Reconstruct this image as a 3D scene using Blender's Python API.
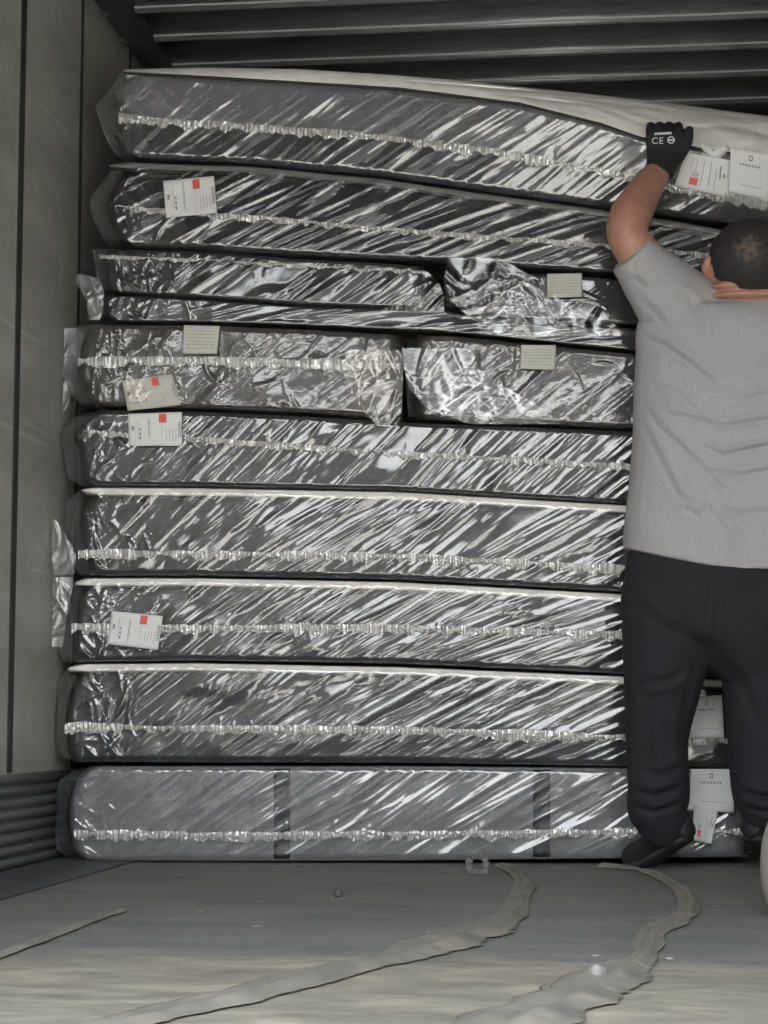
import bpy, bmesh, math, random
import numpy as np
from mathutils import Vector, Matrix
R = math.radians
rng = np.random.default_rng(7)
random.seed(7)
for o in list(bpy.data.objects): bpy.data.objects.remove(o)
scn = bpy.context.scene
C = scn.collection

# ------------------------------------------------------------------ camera
F_PX = 2000.0; CAM_H = 0.375; YAW = R(6.45); PITCH = R(6.05)
cam = bpy.data.cameras.new('camera'); co = bpy.data.objects.new('camera', cam); C.objects.link(co)
co.location = (0, 0, CAM_H); co.rotation_euler = (R(90) + PITCH, 0, YAW)
cam.sensor_fit = 'HORIZONTAL'; cam.sensor_width = 36; cam.lens = 36 * F_PX / 768; cam.clip_end = 500
scn.camera = co
# ------------------------------------------------------------------ sky
w = bpy.data.worlds.new('sky'); scn.world = w; w.use_nodes = True
nt = w.node_tree; nt.nodes.clear()
wo = nt.nodes.new('ShaderNodeOutputWorld'); bg = nt.nodes.new('ShaderNodeBackground')
tc = nt.nodes.new('ShaderNodeTexCoord'); sp = nt.nodes.new('ShaderNodeSeparateXYZ')
cr = nt.nodes.new('ShaderNodeValToRGB')
mul = nt.nodes.new('ShaderNodeMath'); mul.operation = 'MULTIPLY_ADD'; mul.inputs[1].default_value = 0.5; mul.inputs[2].default_value = 0.5
nt.links.new(tc.outputs['Generated'], sp.inputs[0]); nt.links.new(sp.outputs['Z'], mul.inputs[0]); nt.links.new(mul.outputs[0], cr.inputs[0])
el = cr.color_ramp.elements
el[0].position = 0.0; el[0].color = (.10, .10, .10, 1)
el[1].position = 1.0; el[1].color = (.62, .72, .86, 1)
for p, c in ((.50, (.09, .09, .088)), (.580, (.09, .09, .09)), (.605, (.80, .82, .84)), (.66, (1.0, .99, .97)), (.75, (.80, .86, .95))):
    e = el.new(p); e.color = c + (1,)
nt.links.new(cr.outputs[0], bg.inputs[0]); bg.inputs[1].default_value = 6.0
nt.links.new(bg.outputs[0], wo.inputs[0])
# sun from behind the truck: it lights the concrete outside, not the load
sl = bpy.data.lights.new('sun', 'SUN'); sl.energy = 22; sl.angle = R(.6); sl.color = (1, .95, .87)
so = bpy.data.objects.new('sun', sl); C.objects.link(so); so.rotation_euler = (R(-42), 0, R(-28))
# ------------------------------------------------------------------ exposure
vs = scn.view_settings
vs.view_transform = 'Standard'; vs.look = 'None'; vs.gamma = 1; vs.use_curve_mapping = False; vs.exposure = 0.60
scn.cycles.use_denoising = True
scn.cycles.transparent_max_bounces = 16
scn.cycles.max_bounces = 8
scn.cycles.sample_clamp_indirect = 6

# ------------------------------------------------------------------ measuring helpers
fwd = np.array([-math.sin(YAW) * math.cos(PITCH), math.cos(YAW) * math.cos(PITCH), math.sin(PITCH)])
rgt = np.array([math.cos(YAW), math.sin(YAW), 0.0]); upv = np.cross(rgt, fwd)
CAM = np.array([0, 0, CAM_H])
def ray(px, py):
    px = np.asarray(px, float)[..., None]; py = np.asarray(py, float)[..., None]
    return fwd + (px - 384) / F_PX * rgt + (512 - py) / F_PX * upv
def P(px, py, d): return CAM + ray(px, py) * np.asarray(d, float)[..., None]
def onz(px, py, z=0.0):
    r = ray(px, py); return CAM + r * ((z - CAM_H) / r[..., 2])[..., None]
def onx(px, py, x):
    r = ray(px, py); return CAM + r * (x / r[..., 0])[..., None]
A0 = onz(71, 862.3)
uax = np.array([math.cos(R(3.5)), math.sin(R(3.5)), 0.0])
nax = np.array([uax[1], -uax[0], 0.0])                  # towards the door
BDIR = np.array([0.0, -1.0, 0.0])                       # the stack runs back parallel to the wall
def Q(px, py, off=0.0):
    r = ray(px, py); n = ((A0 - CAM) @ nax + np.asarray(off, float))
    return CAM + r * (n / (r @ nax))[..., None]
def proj(v):
    q = np.asarray(v) - CAM; z = q @ fwd
    return 384 + F_PX * (q @ rgt) / z, 512 - F_PX * (q @ upv) / z
def poly(pts):
    xs = [p[0] for p in pts]; ys = [p[1] for p in pts]
    return lambda x: np.interp(x, xs, ys)

# ------------------------------------------------------------------ mesh helpers
def link(name, me, m=None, parent=None, smooth=True):
    o = bpy.data.objects.new(name, me); C.objects.link(o)
    if m: me.materials.append(m)
    if smooth and len(me.polygons): me.polygons.foreach_set('use_smooth', [True] * len(me.polygons))
    if parent is not None:
        o.parent = parent
        o.matrix_parent_inverse = Matrix.Translation(parent.location).inverted()
    return o
def thing(name, label, cat, loc=(0, 0, 0), group=None):
    o = bpy.data.objects.new(name, None); C.objects.link(o); o.empty_display_size = .05
    o.location = [float(c) for c in loc]; o['label'] = label; o['category'] = cat
    if group: o['group'] = group
    return o
def tag(o, label, cat, group=None):
    o['label'] = label; o['category'] = cat
    if group: o['group'] = group
    return o
def struct(o): o['kind'] = 'structure'; return o
def grid_mesh(G, name='g', close=False):
    ny, nx = G.shape[:2]
    me = bpy.data.meshes.new(name)
    idx = np.arange(ny * nx).reshape(ny, nx)
    a, b, c, d = idx[:-1, :-1], idx[:-1, 1:], idx[1:, 1:], idx[1:, :-1]
    f = np.stack([a, d, c, b], -1).reshape(-1, 4)
    me.vertices.add(ny * nx); me.vertices.foreach_set('co', G.reshape(-1))
    me.loops.add(len(f) * 4); me.loops.foreach_set('vertex_index', f.reshape(-1))
    me.polygons.add(len(f)); me.polygons.foreach_set('loop_start', np.arange(len(f)) * 4)
    me.update(calc_edges=True); me.validate()
    return me
def pymesh(vs_, fs, name='m'):
    me = bpy.data.meshes.new(name); me.from_pydata([tuple(map(float, v)) for v in vs_], [], fs); me.update(); return me
def join_meshes(parts):
    V = []; Fc = []
    for v, f in parts:
        b = len(V); V += list(v); Fc += [[i + b for i in q] for q in f]
    return pymesh(V, Fc)
def box_vf(x0, x1, y0, y1, z0, z1):
    v = [(x, y, z) for z in (z0, z1) for y in (y0, y1) for x in (x0, x1)]
    return v, [[0, 2, 3, 1], [4, 5, 7, 6], [0, 1, 5, 4], [2, 6, 7, 3], [0, 4, 6, 2], [1, 3, 7, 5]]
def bevel(o, wd=.004, seg=2):
    m = o.modifiers.new('bevel', 'BEVEL'); m.width = wd; m.segments = seg; m.limit_method = 'ANGLE'; return o

# ------------------------------------------------------------------ materials
def mat(name, col, rough=.6, metal=0.0, spec=.5, noise=None, bump=None, coords='Object'):
    m = bpy.data.materials.new(name); m.use_nodes = True
    t = m.node_tree; b = t.nodes['Principled BSDF']
    b.inputs['Base Color'].default_value = (*col, 1); b.inputs['Roughness'].default_value = rough
    b.inputs['Metallic'].default_value = metal; b.inputs['Specular IOR Level'].default_value = spec
    tcn = t.nodes.new('ShaderNodeTexCoord')
    if noise:
        sc, amt, stretch = noise
        mp = t.nodes.new('ShaderNodeMapping'); mp.inputs['Scale'].default_value = stretch
        t.links.new(tcn.outputs[coords], mp.inputs[0])
        nz = t.nodes.new('ShaderNodeTexNoise'); nz.inputs['Scale'].default_value = sc; nz.inputs['Detail'].default_value = 6
        t.links.new(mp.outputs[0], nz.inputs[0])
        rp = t.nodes.new('ShaderNodeValToRGB'); e = rp.color_ramp.elements
        e[0].position = .3; e[1].position = .7
        e[0].color = tuple(c * (1 - amt) for c in col) + (1,); e[1].color = tuple(min(1, c * (1 + amt)) for c in col) + (1,)
        t.links.new(nz.outputs['Fac'], rp.inputs[0]); t.links.new(rp.outputs[0], b.inputs['Base Color'])
    if bump:
        sc, st, stretch = bump
        mp = t.nodes.new('ShaderNodeMapping'); mp.inputs['Scale'].default_value = stretch
        t.links.new(tcn.outputs[coords], mp.inputs[0])
        nz = t.nodes.new('ShaderNodeTexNoise'); nz.inputs['Scale'].default_value = sc; nz.inputs['Detail'].default_value = 5
        t.links.new(mp.outputs[0], nz.inputs[0])
        bp = t.nodes.new('ShaderNodeBump'); bp.inputs['Strength'].default_value = st; bp.inputs['Distance'].default_value = .01
        t.links.new(nz.outputs['Fac'], bp.inputs['Height']); t.links.new(bp.outputs[0], b.inputs['Normal'])
    return m
def film_mat(name, tint=(1, 1, 1), refl=.10, haze=.05, rough=.12, hz_col=(.8, .8, .8), fine=.06):
    m = bpy.data.materials.new(name); m.use_nodes = True; t = m.node_tree; t.nodes.clear()
    out = t.nodes.new('ShaderNodeOutputMaterial'); tr = t.nodes.new('ShaderNodeBsdfTransparent'); tr.inputs[0].default_value = (*tint, 1)
    gl = t.nodes.new('ShaderNodeBsdfGlossy'); gl.inputs['Roughness'].default_value = rough
    df = t.nodes.new('ShaderNodeBsdfDiffuse'); df.inputs[0].default_value = (*hz_col, 1)
    lw = t.nodes.new('ShaderNodeLayerWeight')
    pw = t.nodes.new('ShaderNodeMath'); pw.operation = 'POWER'; pw.inputs[1].default_value = 4
    t.links.new(lw.outputs['Facing'], pw.inputs[0])
    ma = t.nodes.new('ShaderNodeMath'); ma.operation = 'MULTIPLY_ADD'; ma.inputs[1].default_value = .8; ma.inputs[2].default_value = refl; ma.use_clamp = True
    t.links.new(pw.outputs[0], ma.inputs[0])
    tcn = t.nodes.new('ShaderNodeTexCoord'); nz = t.nodes.new('ShaderNodeTexNoise'); nz.inputs['Scale'].default_value = 60; nz.inputs['Detail'].default_value = 4
    t.links.new(tcn.outputs['Object'], nz.inputs[0])
    bp = t.nodes.new('ShaderNodeBump'); bp.inputs['Strength'].default_value = fine; bp.inputs['Distance'].default_value = .002
    t.links.new(nz.outputs['Fac'], bp.inputs['Height']); t.links.new(bp.outputs[0], gl.inputs['Normal'])
    m1 = t.nodes.new('ShaderNodeMixShader'); m1.inputs[0].default_value = haze
    t.links.new(tr.outputs[0], m1.inputs[1]); t.links.new(df.outputs[0], m1.inputs[2])
    m2 = t.nodes.new('ShaderNodeMixShader'); t.links.new(ma.outputs[0], m2.inputs[0])
    t.links.new(m1.outputs[0], m2.inputs[1]); t.links.new(gl.outputs[0], m2.inputs[2])
    t.links.new(m2.outputs[0], out.inputs[0]); return m
FILM = film_mat('clear_film', (.97, .97, .97), .10, .012, .10)
FILM_WARM = film_mat('warm_loose_film', (.97, .95, .92), .10, .045, .13, (.8, .74, .64), .5)
FILM_END = film_mat('bunched_film', (.94, .94, .94), .14, .12, .22, (.75, .77, .78), .6)
SEAM = film_mat('crinkled_seam_film', (.9, .9, .88), .26, .36, .10, (.95, .93, .88), 1.2)
DARK = mat('charcoal_fabric', (.018, .018, .021), .85, noise=(40, .25, (1, 1, 1)), bump=(400, .15, (1, 1, 1)))
MID = mat('grey_fabric', (.15, .15, .155), .85, noise=(30, .12, (1, 1, 1)), bump=(300, .2, (1, 1, 1)))
MIDD = mat('dark_grey_fabric', (.045, .045, .05), .85, noise=(30, .2, (1, 1, 1)))
GREYP = mat('greyish_edge_fabric', (.17, .17, .165), .8)
BAND = mat('black_webbing', (.012, .012, .015), .8)
WHITE = mat('cream_quilt', (.80, .775, .73), .8, noise=(18, .10, (1, 1, 1)), bump=(26, .35, (1, 1, 1)))
PIPE = mat('black_piping', (.012, .012, .014), .6)
PAPER = mat('label_paper', (.66, .66, .65), .5)
PAPER_D = mat('cream_label_paper', (.50, .49, .43), .6)
INK = mat('label_ink', (.22, .22, .22), .6)
RED = mat('label_red', (.62, .09, .07), .5)
SKIN = mat('skin', (.37, .185, .135), .5, noise=(25, .12, (1, 1, 1)))
SHIRT = mat('grey_tshirt', (.325, .315, .32), .9, noise=(120, .06, (1, 1, 1)), bump=(600, .12, (1, 1, 1)))
PANTS = mat('black_trousers', (.011, .0105, .015), .9, bump=(300, .1, (1, 1, 1)))
SHOE = mat('black_shoe', (.014, .013, .015), .6)
SOLE = mat('shoe_sole', (.03, .03, .03), .8)
GLOVE = mat('black_glove', (.012, .012, .016), .75, bump=(500, .3, (1, 1, 1)))
PRINT = mat('white_glove_print', (.6, .6, .6), .6)
JUG = mat('pale_plastic', (.25, .235, .205), .4)

# ------------------------------------------------------------------ setting
XL, XR, YD, YB, ZC = -1.545, 1.0, 1.7, 8.2, 2.555
# floor with dust
def floor_mat():
    m = bpy.data.materials.new('dusty_truck_floor'); m.use_nodes = True; t = m.node_tree; b = t.nodes['Principled BSDF']
    b.inputs['Roughness'].default_value = .62
    tcn = t.nodes.new('ShaderNodeTexCoord')
    def noise(sc, stretch, det=8, dist=0):
        mp = t.nodes.new('ShaderNodeMapping'); mp.inputs['Scale'].default_value = stretch
        t.links.new(tcn.outputs['Object'], mp.inputs[0])
        n = t.nodes.new('ShaderNodeTexNoise'); n.inputs['Scale'].default_value = sc; n.inputs['Detail'].default_value = det; n.inputs['Distortion'].default_value = dist
        t.links.new(mp.outputs[0], n.inputs[0]); return n.outputs['Fac']
    def ramp(src, stops):
        r = t.nodes.new('ShaderNodeValToRGB'); e = r.color_ramp.elements
        e[0].position, e[0].color = stops[0][0], (*stops[0][1], 1); e[1].position, e[1].color = stops[-1][0], (*stops[-1][1], 1)
        for p, c in stops[1:-1]:
            k = e.new(p); k.color = (*c, 1)
        t.links.new(src, r.inputs[0]); return r.outputs[0]
    def mix(f, a, c):
        x = t.nodes.new('ShaderNodeMix'); x.data_type = 'RGBA'
        t.links.new(f, x.inputs[0]); t.links.new(a, x.inputs[6]); t.links.new(c, x.inputs[7]); return x.outputs[2]
    base = ramp(noise(3.0, (1, 2.5, 1), 8, .4), [(.3, (.095, .092, .088)), (.7, (.145, .14, .131))])
    dust = ramp(noise(5, (1.2, 2.4, 1), 9, .8), [(.3, (.13, .12, .096)), (.6, (.23, .208, .16)), (.8, (.34, .305, .235))])
    sepn = t.nodes.new('ShaderNodeSeparateXYZ'); t.links.new(tcn.outputs['Object'], sepn.inputs[0])
    # sandy dirt lies nearest the door sill, its edge broken by noise
    mr = t.nodes.new('ShaderNodeMapRange'); mr.inputs['From Min'].default_value = 3.45; mr.inputs['From Max'].default_value = 2.75
    t.links.new(sepn.outputs['Y'], mr.inputs['Value'])
    nz = noise(3.2, (.8, 2.6, 1), 9, 1.2)
    ad = t.nodes.new('ShaderNodeMath'); ad.operation = 'ADD'; t.links.new(mr.outputs[0], ad.inputs[0]); t.links.new(nz, ad.inputs[1])
    mk = ramp(ad.outputs[0], [(.66, (0, 0, 0)), (.92, (.95, .95, .95))])
    c = mix(mk, base, dust)
    t.links.new(c, b.inputs['Base Color'])
    bp = t.nodes.new('ShaderNodeBump'); bp.inputs['Strength'].default_value = .5; bp.inputs['Distance'].default_value = .01
    t.links.new(noise(14, (1, 1.5, 1), 8, .5), bp.inputs['Height']); t.links.new(bp.outputs[0], b.inputs['Normal'])
    return m
fl = struct(link('floor', join_meshes([box_vf(XL - .06, XR + .06, YD, YB, -.12, 0)]), floor_mat(), None, False))
GROUND = mat('outdoor_concrete', (.42, .405, .37), .9, noise=(1.2, .15, (1, 1, 1)))
gm = struct(link('ground', join_meshes([box_vf(-30, 30, -40, 12, -1.3, -1.15)]), GROUND, None, False))
CEIL = mat('dark_painted_metal', (.17, .175, .175), .36, .3, noise=(6, .3, (1, 6, 1)))
def ceiling():
    V = []; ys = [float(onz(420, y, ZC)[1]) for y in (1.5, 31, 60.5, 87.5, 114)]
    d = ys[1] - ys[0]
    pre = [ys[0] - d * k for k in range(12, 0, -1)]; pre = [y for y in pre if y > YD + .1]
    post = [ys[-1] + (ys[-1] - ys[-2]) * k for k in range(1, 5)]
    prof = [(YD, ZC + .035)]; glint_strips = []
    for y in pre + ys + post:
        prof += [(y - .004, ZC + .035), (y - .001, ZC + .014), (y, ZC), (y + .016, ZC), (y + .022, ZC + .035)]; glint_strips.append(box_vf(XL + .10, XR, y - .007, y - .0035, ZC + .013, ZC + .019))
    prof += [(YB, ZC + .035)]
    G = np.array([[(x, y, z) for (y, z) in prof] for x in (XL - .05, XR + .05)])
    o = link('ceiling', grid_mesh(G), CEIL, None, False)
    s = o.modifiers.new('thick', 'SOLIDIFY'); s.thickness = .012; s.offset = 1
    struct(link('trim_5', join_meshes(glint_strips), mat('rib_edge_glint', (.42, .42, .40), .4, .3), None, False))  # pale strips: the glossy highlight on each rib's near edge, put into colour
    return struct(o)
ceiling()
# left wall: smooth liner sheets above a ribbed kick plate
def wall_mat():
    m = bpy.data.materials.new('scuffed_wall_liner'); m.use_nodes = True; t = m.node_tree; b = t.nodes['Principled BSDF']
    tcn = t.nodes.new('ShaderNodeTexCoord')
    def noise(sc, stretch, det=6, dist=0):
        mp = t.nodes.new('ShaderNodeMapping'); mp.inputs['Scale'].default_value = stretch
        t.links.new(tcn.outputs['Object'], mp.inputs[0])
        n = t.nodes.new('ShaderNodeTexNoise'); n.inputs['Scale'].default_value = sc; n.inputs['Detail'].default_value = det; n.inputs['Distortion'].default_value = dist
        t.links.new(mp.outputs[0], n.inputs[0]); return n.outputs['Fac']
    r = t.nodes.new('ShaderNodeValToRGB'); e = r.color_ramp.elements
    e[0].position = .35; e[0].color = (.36, .36, .325, 1); e[1].position = .75; e[1].color = (.50, .50, .455, 1)
    t.links.new(noise(2.2, (1, .6, 3), 8, .6), r.inputs[0])
    sc = t.nodes.new('ShaderNodeValToRGB'); k = sc.color_ramp.elements
    k[0].position = .66; k[0].color = (0, 0, 0, 1); k[1].position = .72; k[1].color = (.45, .45, .45, 1)
    t.links.new(noise(3.5, (1, .25, 16), 3, .1), sc.inputs[0])
    mx = t.nodes.new('ShaderNodeMix'); mx.data_type = 'RGBA'; mx.inputs[7].default_value = (.66, .66, .62, 1)
    t.links.new(sc.outputs[0], mx.inputs[0]); t.links.new(r.outputs[0], mx.inputs[6]); t.links.new(mx.outputs[2], b.inputs['Base Color'])
    b.inputs['Roughness'].default_value = .42; b.inputs['Metallic'].default_value = .15
    bp = t.nodes.new('ShaderNodeBump'); bp.inputs['Strength'].default_value = .5; bp.inputs['Distance'].default_value = .012
    t.links.new(noise(5, (1, 1, 1.4), 4, 1.5), bp.inputs['Height']); t.links.new(bp.outputs[0], b.inputs['Normal'])
    return m
WALL = wall_mat()
GROOVE = mat('wall_joint', (.028, .028, .027), .6)
zc0 = float(onx(94, 0, XL)[2])
yg = [float(onx(px, 400, XL)[1]) for px in (16, 76)]
stepg = yg[1] - yg[0]
edges = [YD] + [y for y in (yg[0] - stepg * k for k in range(8, 0, -1)) if y > YD + .1] + yg + [yg[1] + stepg * k for k in range(1, 5) if yg[1] + stepg * k < YB] + [YB]
parts = [box_vf(XL - .06, XL - .012, YD, YB, 0, ZC + .05)]
for a, b in zip(edges[:-1], edges[1:]):
    parts.append(box_vf(XL - .02, XL, a + .010, b - .010, .245, ZC + .03))
wl = struct(link('wall_left', join_meshes(parts), WALL, None, False)); bevel(wl, .003)
joints = struct(link('trim_1', join_meshes([box_vf(XL - .016, XL + .003, y - w_, y + w_, .25, zc0 + .01) for y, w_ in [(y, .022 if abs(y - yg[0]) < .01 else .012) for y in edges[1:-1]]]), GROOVE, None, False))
# ribbed kick plate
KICK = mat('kick_plate_metal', (.16, .162, .162), .5, .3, noise=(4, .3, (1, .3, 6)))
zs = np.linspace(0, .245, 9); prof = []
for a, b in zip(zs[:-1], zs[1:]):
    prof += [(XL - .006, a), (XL - .006, a + .004), (XL + .004, a + .008), (XL + .004, b - .004), (XL - .006, b - .001)]
G = np.array([[(x, y, z) for (x, z) in prof] for y in (YD, YB)])
bb = struct(link('baseboard_left', grid_mesh(G), KICK, None, False))
s = bb.modifiers.new('thick', 'SOLIDIFY'); s.thickness = .004
# dark cove rail along the top of the wall
RAIL = mat('rail_metal', (.055, .055, .057), .55, .3)
rv = []
for y in (YD, YB): rv += [(XL + .001, y, zc0), (XL + .001, y, ZC + .034), (XL + .11, y, ZC + .034), (XL + .112, y, 2.512), (XL + .10, y, 2.498)]
n = 5
link_r = struct(link('trim_2', pymesh(rv, [[i, (i + 1) % n, (i + 1) % n + n, i + n] for i in range(n)] + [[4, 3, 2, 1, 0], [5, 6, 7, 8, 9]]), RAIL, None, False))
wr = struct(link('wall_right', join_meshes([box_vf(XR, XR + .06, YD, YB, 0, ZC + .05)]), WALL, None, False))
wb = struct(link('wall_back', join_meshes([box_vf(XL - .06, XR + .06, YB, YB + .05, -.1, ZC + .05)]), WALL, None, False))
# door frame of the truck box
parts = [box_vf(XL - .10, XL + .0, YD - .05, YD, -.2, ZC + .14), box_vf(XR, XR + .10, YD - .05, YD, -.2, ZC + .14), box_vf(XL - .1, XR + .1, YD - .05, YD, ZC + .04, ZC + .16)]
struct(link('trim_3', join_meshes(parts), RAIL, None, False))

# ------------------------------------------------------------------ creases (height fields on a pixel-spaced grid)
def stroke(H, X0, Y0, res, x, y, ang, L, wd, amp, curve=0.0):
    """one tapered ridge; H is indexed [row, col] at pixel (X0+col*res, Y0+row*res)"""
    ny, nx = H.shape
    ca, sa = math.cos(ang), -math.sin(ang)
    hx = abs(ca) * L / 2 + wd * 4 + abs(curve) * L / 2; hy = abs(sa) * L / 2 + wd * 4 + abs(curve) * L / 2
    c0, c1 = int((x - hx - X0) / res), int((x + hx - X0) / res) + 1; r0, r1 = int((y - hy - Y0) / res), int((y + hy - Y0) / res) + 1
    c0, c1, r0, r1 = max(c0, 0), min(c1, nx), max(r0, 0), min(r1, ny)
    if c1 <= c0 or r1 <= r0: return
    xx = X0 + np.arange(c0, c1) * res - x; yy = (Y0 + np.arange(r0, r1) * res - y)[:, None]
    s_ = (xx * ca + yy * sa) / (L / 2); t_ = -xx * sa + yy * ca
    t_ = t_ - curve * L / 2 * (s_ ** 2 - .3)
    k = np.clip(1 - s_ ** 2, 0, 1)
    h = amp * k * np.exp(-(np.abs(t_) / (wd * (.35 + .65 * k))) ** 1.6)
    H[r0:r1, c0:c1] = np.maximum(H[r0:r1, c0:c1], h) + .25 * np.minimum(H[r0:r1, c0:c1], h)
def smooth_noise(shape, cell, seed):
    g = np.random.default_rng(seed); ny, nx = shape
    a = g.standard_normal((int(ny / cell) + 3, int(nx / cell) + 3))
    yi = np.arange(ny) / cell; xi = np.arange(nx) / cell
    y0 = yi.astype(int); x0 = xi.astype(int); fy = yi - y0; fx = xi - x0
    fy = (fy * fy * (3 - 2 * fy))[:, None]; fx = fx * fx * (3 - 2 * fx)
    return ((a[y0][:, x0] * (1 - fx) + a[y0][:, x0 + 1] * fx) * (1 - fy) + (a[y0 + 1][:, x0] * (1 - fx) + a[y0 + 1][:, x0 + 1] * fx) * fy)

RES = 1.1
def make_mattress(name, label, top, bot, outline, xr, seam=None, band=0, body=DARK, upper=None, angs=(50, 30), dens=1.0, amp=1.0,
                  film=FILM, offf=None, depth=1.35, inset=16, rows_above=None, seed=0, cat='mattress', group='wrapped mattresses in the stack', seam_w=3.9, crumple=.4, seam_amp=1.0, bands=(), bandmat=WHITE, right_open=False, edge=None, back=None):
    g = np.random.default_rng(seed)
    T, Bt = poly(top), poly(bot)
    if offf is None: offf = lambda x, y: np.zeros_like(np.asarray(x, float) + np.asarray(y, float))
    ox = [p[0] for p in outline]; oy = [p[1] for p in outline]
    xl = max(ox) ; xb = min(ox) + inset
    base = Q(np.array(xb + 30.), np.array(float(Bt(xb + 30))))
    t = thing(name, label, cat, (base[0], base[1], max(0, base[2])), group)
    # ---- body
    OXb = lambda b: np.interp(b, (np.array(oy) - oy[0]) / (oy[-1] - oy[0]), ox)
    def body_part(pname, m, ytop, ybot, fwd_off=0.0, x0=None, x1=None, nb=14, rnd=.012, dep=depth, par=t, rt=True, rb=True, nx=90):
        x0 = xb if x0 is None else x0; x1 = xr - 6 if x1 is None else x1
        xs = x0 + (x1 - x0) * (np.linspace(0, 1, nx))
        xs = np.sort(np.concatenate([xs, x0 + np.array([1, 2.5, 4.5, 7, 10]), x1 - np.array([1, 2.5, 4.5, 7, 10])]))
        b = (1 - np.cos(np.linspace(0, math.pi, nb))) / 2
        rowsG = []
        yt, yb_ = ytop(xs), ybot(xs)
        plan = np.minimum(xs - x0, x1 - xs) / 14.0
        plan = -.045 * (1 - np.sqrt(np.clip(1 - (1 - np.clip(plan, 0, 1)) ** 2, 0, 1)))
        for bb_ in b:
            e = 0
            if rt: e += max(0, 1 - bb_ / .16) ** 2
            if rb: e += max(0, 1 - (1 - bb_) / .16) ** 2
            y = yt + (yb_ - yt) * bb_
            shf = (.75 * (OXb(bb_) - min(ox)) + 2) * np.clip(1 - (xs - x0) / 60, 0, 1) if x0 == xb else 0
            rowsG.append(Q(xs + shf, y, offf(xs, y) + fwd_off + plan - rnd * e))
        rowsG = np.array(rowsG)
        btop = rowsG[0] - BDIR * dep; bbot = rowsG[-1] - BDIR * dep
        mt_ = rowsG[0] - BDIR * .03; mb_ = rowsG[-1] - BDIR * .03
        if back is not None and rt:
            btop[:, 2] = np.minimum(btop[:, 2], rowsG[0][:, 2] + .02)
        G = np.concatenate([btop[None], mt_[None], rowsG, mb_[None], bbot[None], btop[None]])
        G[..., 2] = np.maximum(G[..., 2], .004); G[..., 0] = np.maximum(G[..., 0], XL + .02)
        me = grid_mesh(G)
        bm = bmesh.new(); bm.from_mesh(me); bmesh.ops.remove_doubles(bm, verts=bm.verts, dist=1e-5)
        bmesh.ops.holes_fill(bm, edges=[e for e in bm.edges if e.is_boundary]); bmesh.ops.recalc_face_normals(bm, faces=bm.faces)
        bm.to_mesh(me); bm.free()
        o = link(pname, me, m, par); return o
    if band:
        body_part('border_panel', body, lambda x: T(x) + band - 1, lambda x: Bt(x) - .4)
        body_part('top_panel', bandmat, lambda x: T(x) + .4, lambda x: T(x) + band - 1, .006, nb=8, rnd=.008)
        body_part('piping', PIPE, lambda x: T(x) + band - 1.2, lambda x: T(x) + band + 1.0, .009, nb=5, rnd=.003, dep=.03)
    elif upper is not None:
        sm_ = poly(seam)
        body_part('border_panel', upper, lambda x: T(x) + 1, lambda x: sm_(x) - .5, rb=False)
        body_part('lower_border_panel', body, lambda x: sm_(x) + .5, lambda x: Bt(x) - .4, -.002, rt=False)
    else:
        body_part('border_panel', body, lambda x: T(x) + .4, lambda x: Bt(x) - .4)
        if edge: body_part('edge_tape', edge[1], lambda x: T(x) + 1, lambda x: T(x) + edge[0], .006, nb=6, rnd=.005, dep=.2)
    for (ba, bb2) in bands:
        xs = np.linspace(ba, bb2, 6); b = np.linspace(.03, .97, 16)
        G = np.array([Q(xs, T(xs) + (Bt(xs) - T(xs)) * q, .004 + offf(xs, T(xs)) - .02 * (max(0, 1 - q / .16) ** 2 + max(0, 1 - (1 - q) / .16) ** 2)) for q in b])
        o = link('handle_strap', grid_mesh(G), BAND, t); s = o.modifiers.new('t', 'SOLIDIFY'); s.thickness = .003; s.offset = 0
    # ---- film: pixel-spaced height field
    X0, X1 = min(ox) - 6, xr + 6; Y0, Y1 = min(oy + [float(v) for v in T(np.linspace(X0, X1, 50))]) - 8, max(oy + [float(v) for v in Bt(np.linspace(X0, X1, 50))]) + 8
    nx, ny = int((X1 - X0) / RES) + 2, int((Y1 - Y0) / RES) + 2
    H = np.zeros((ny, nx)); S = poly(seam) if seam else None
    area = (X1 - X0) * (Y1 - Y0)
    hgt = float(np.mean(Bt(np.linspace(xl, xr, 20)) - T(np.linspace(xl, xr, 20))))
    def angle(x):
        k = np.clip((x - 120) / 450, 0, 1); return R(angs[0] + (angs[1] - angs[0]) * k)
    # the long pull lines
    AF = smooth_noise((ny, nx), 60, seed + 3) * .09
    for i in range(int(area / 680 * dens)):
        x = g.uniform(xl, xr); y0_, y1_ = float(T(x)), float(Bt(x)); y = g.uniform(y0_, y1_)
        a = angle(x) + g.normal(0, .03) + AF[min(ny - 1, int((y - Y0) / RES)), min(nx - 1, int((x - X0) / RES))]
        lmax = hgt * .9 / max(.35, math.sin(abs(a)))
        L = g.uniform(.8, 2.4) * lmax; wd = g.choice([1.2, 1.8, 2.6, 3.8], p=[.3, .35, .25, .1])
        stroke(H, X0, Y0, RES, x, y, a, L, wd, amp * wd * g.uniform(.5, 1.0) * .0009, g.normal(0.02, .035))
    HL = H; H = np.zeros_like(HL)
    # broad soft swells
    for i in range(int(area / 2400)):
        x = g.uniform(xl, xr); y = g.uniform(float(T(x)), float(Bt(x))); a = angle(x) + g.normal(0, .25)
        stroke(H, X0, Y0, RES, x, y, a, g.uniform(50, 150), g.uniform(8, 18), g.uniform(.0015, .004), g.normal(0, .1))
    H = H + HL
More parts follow.
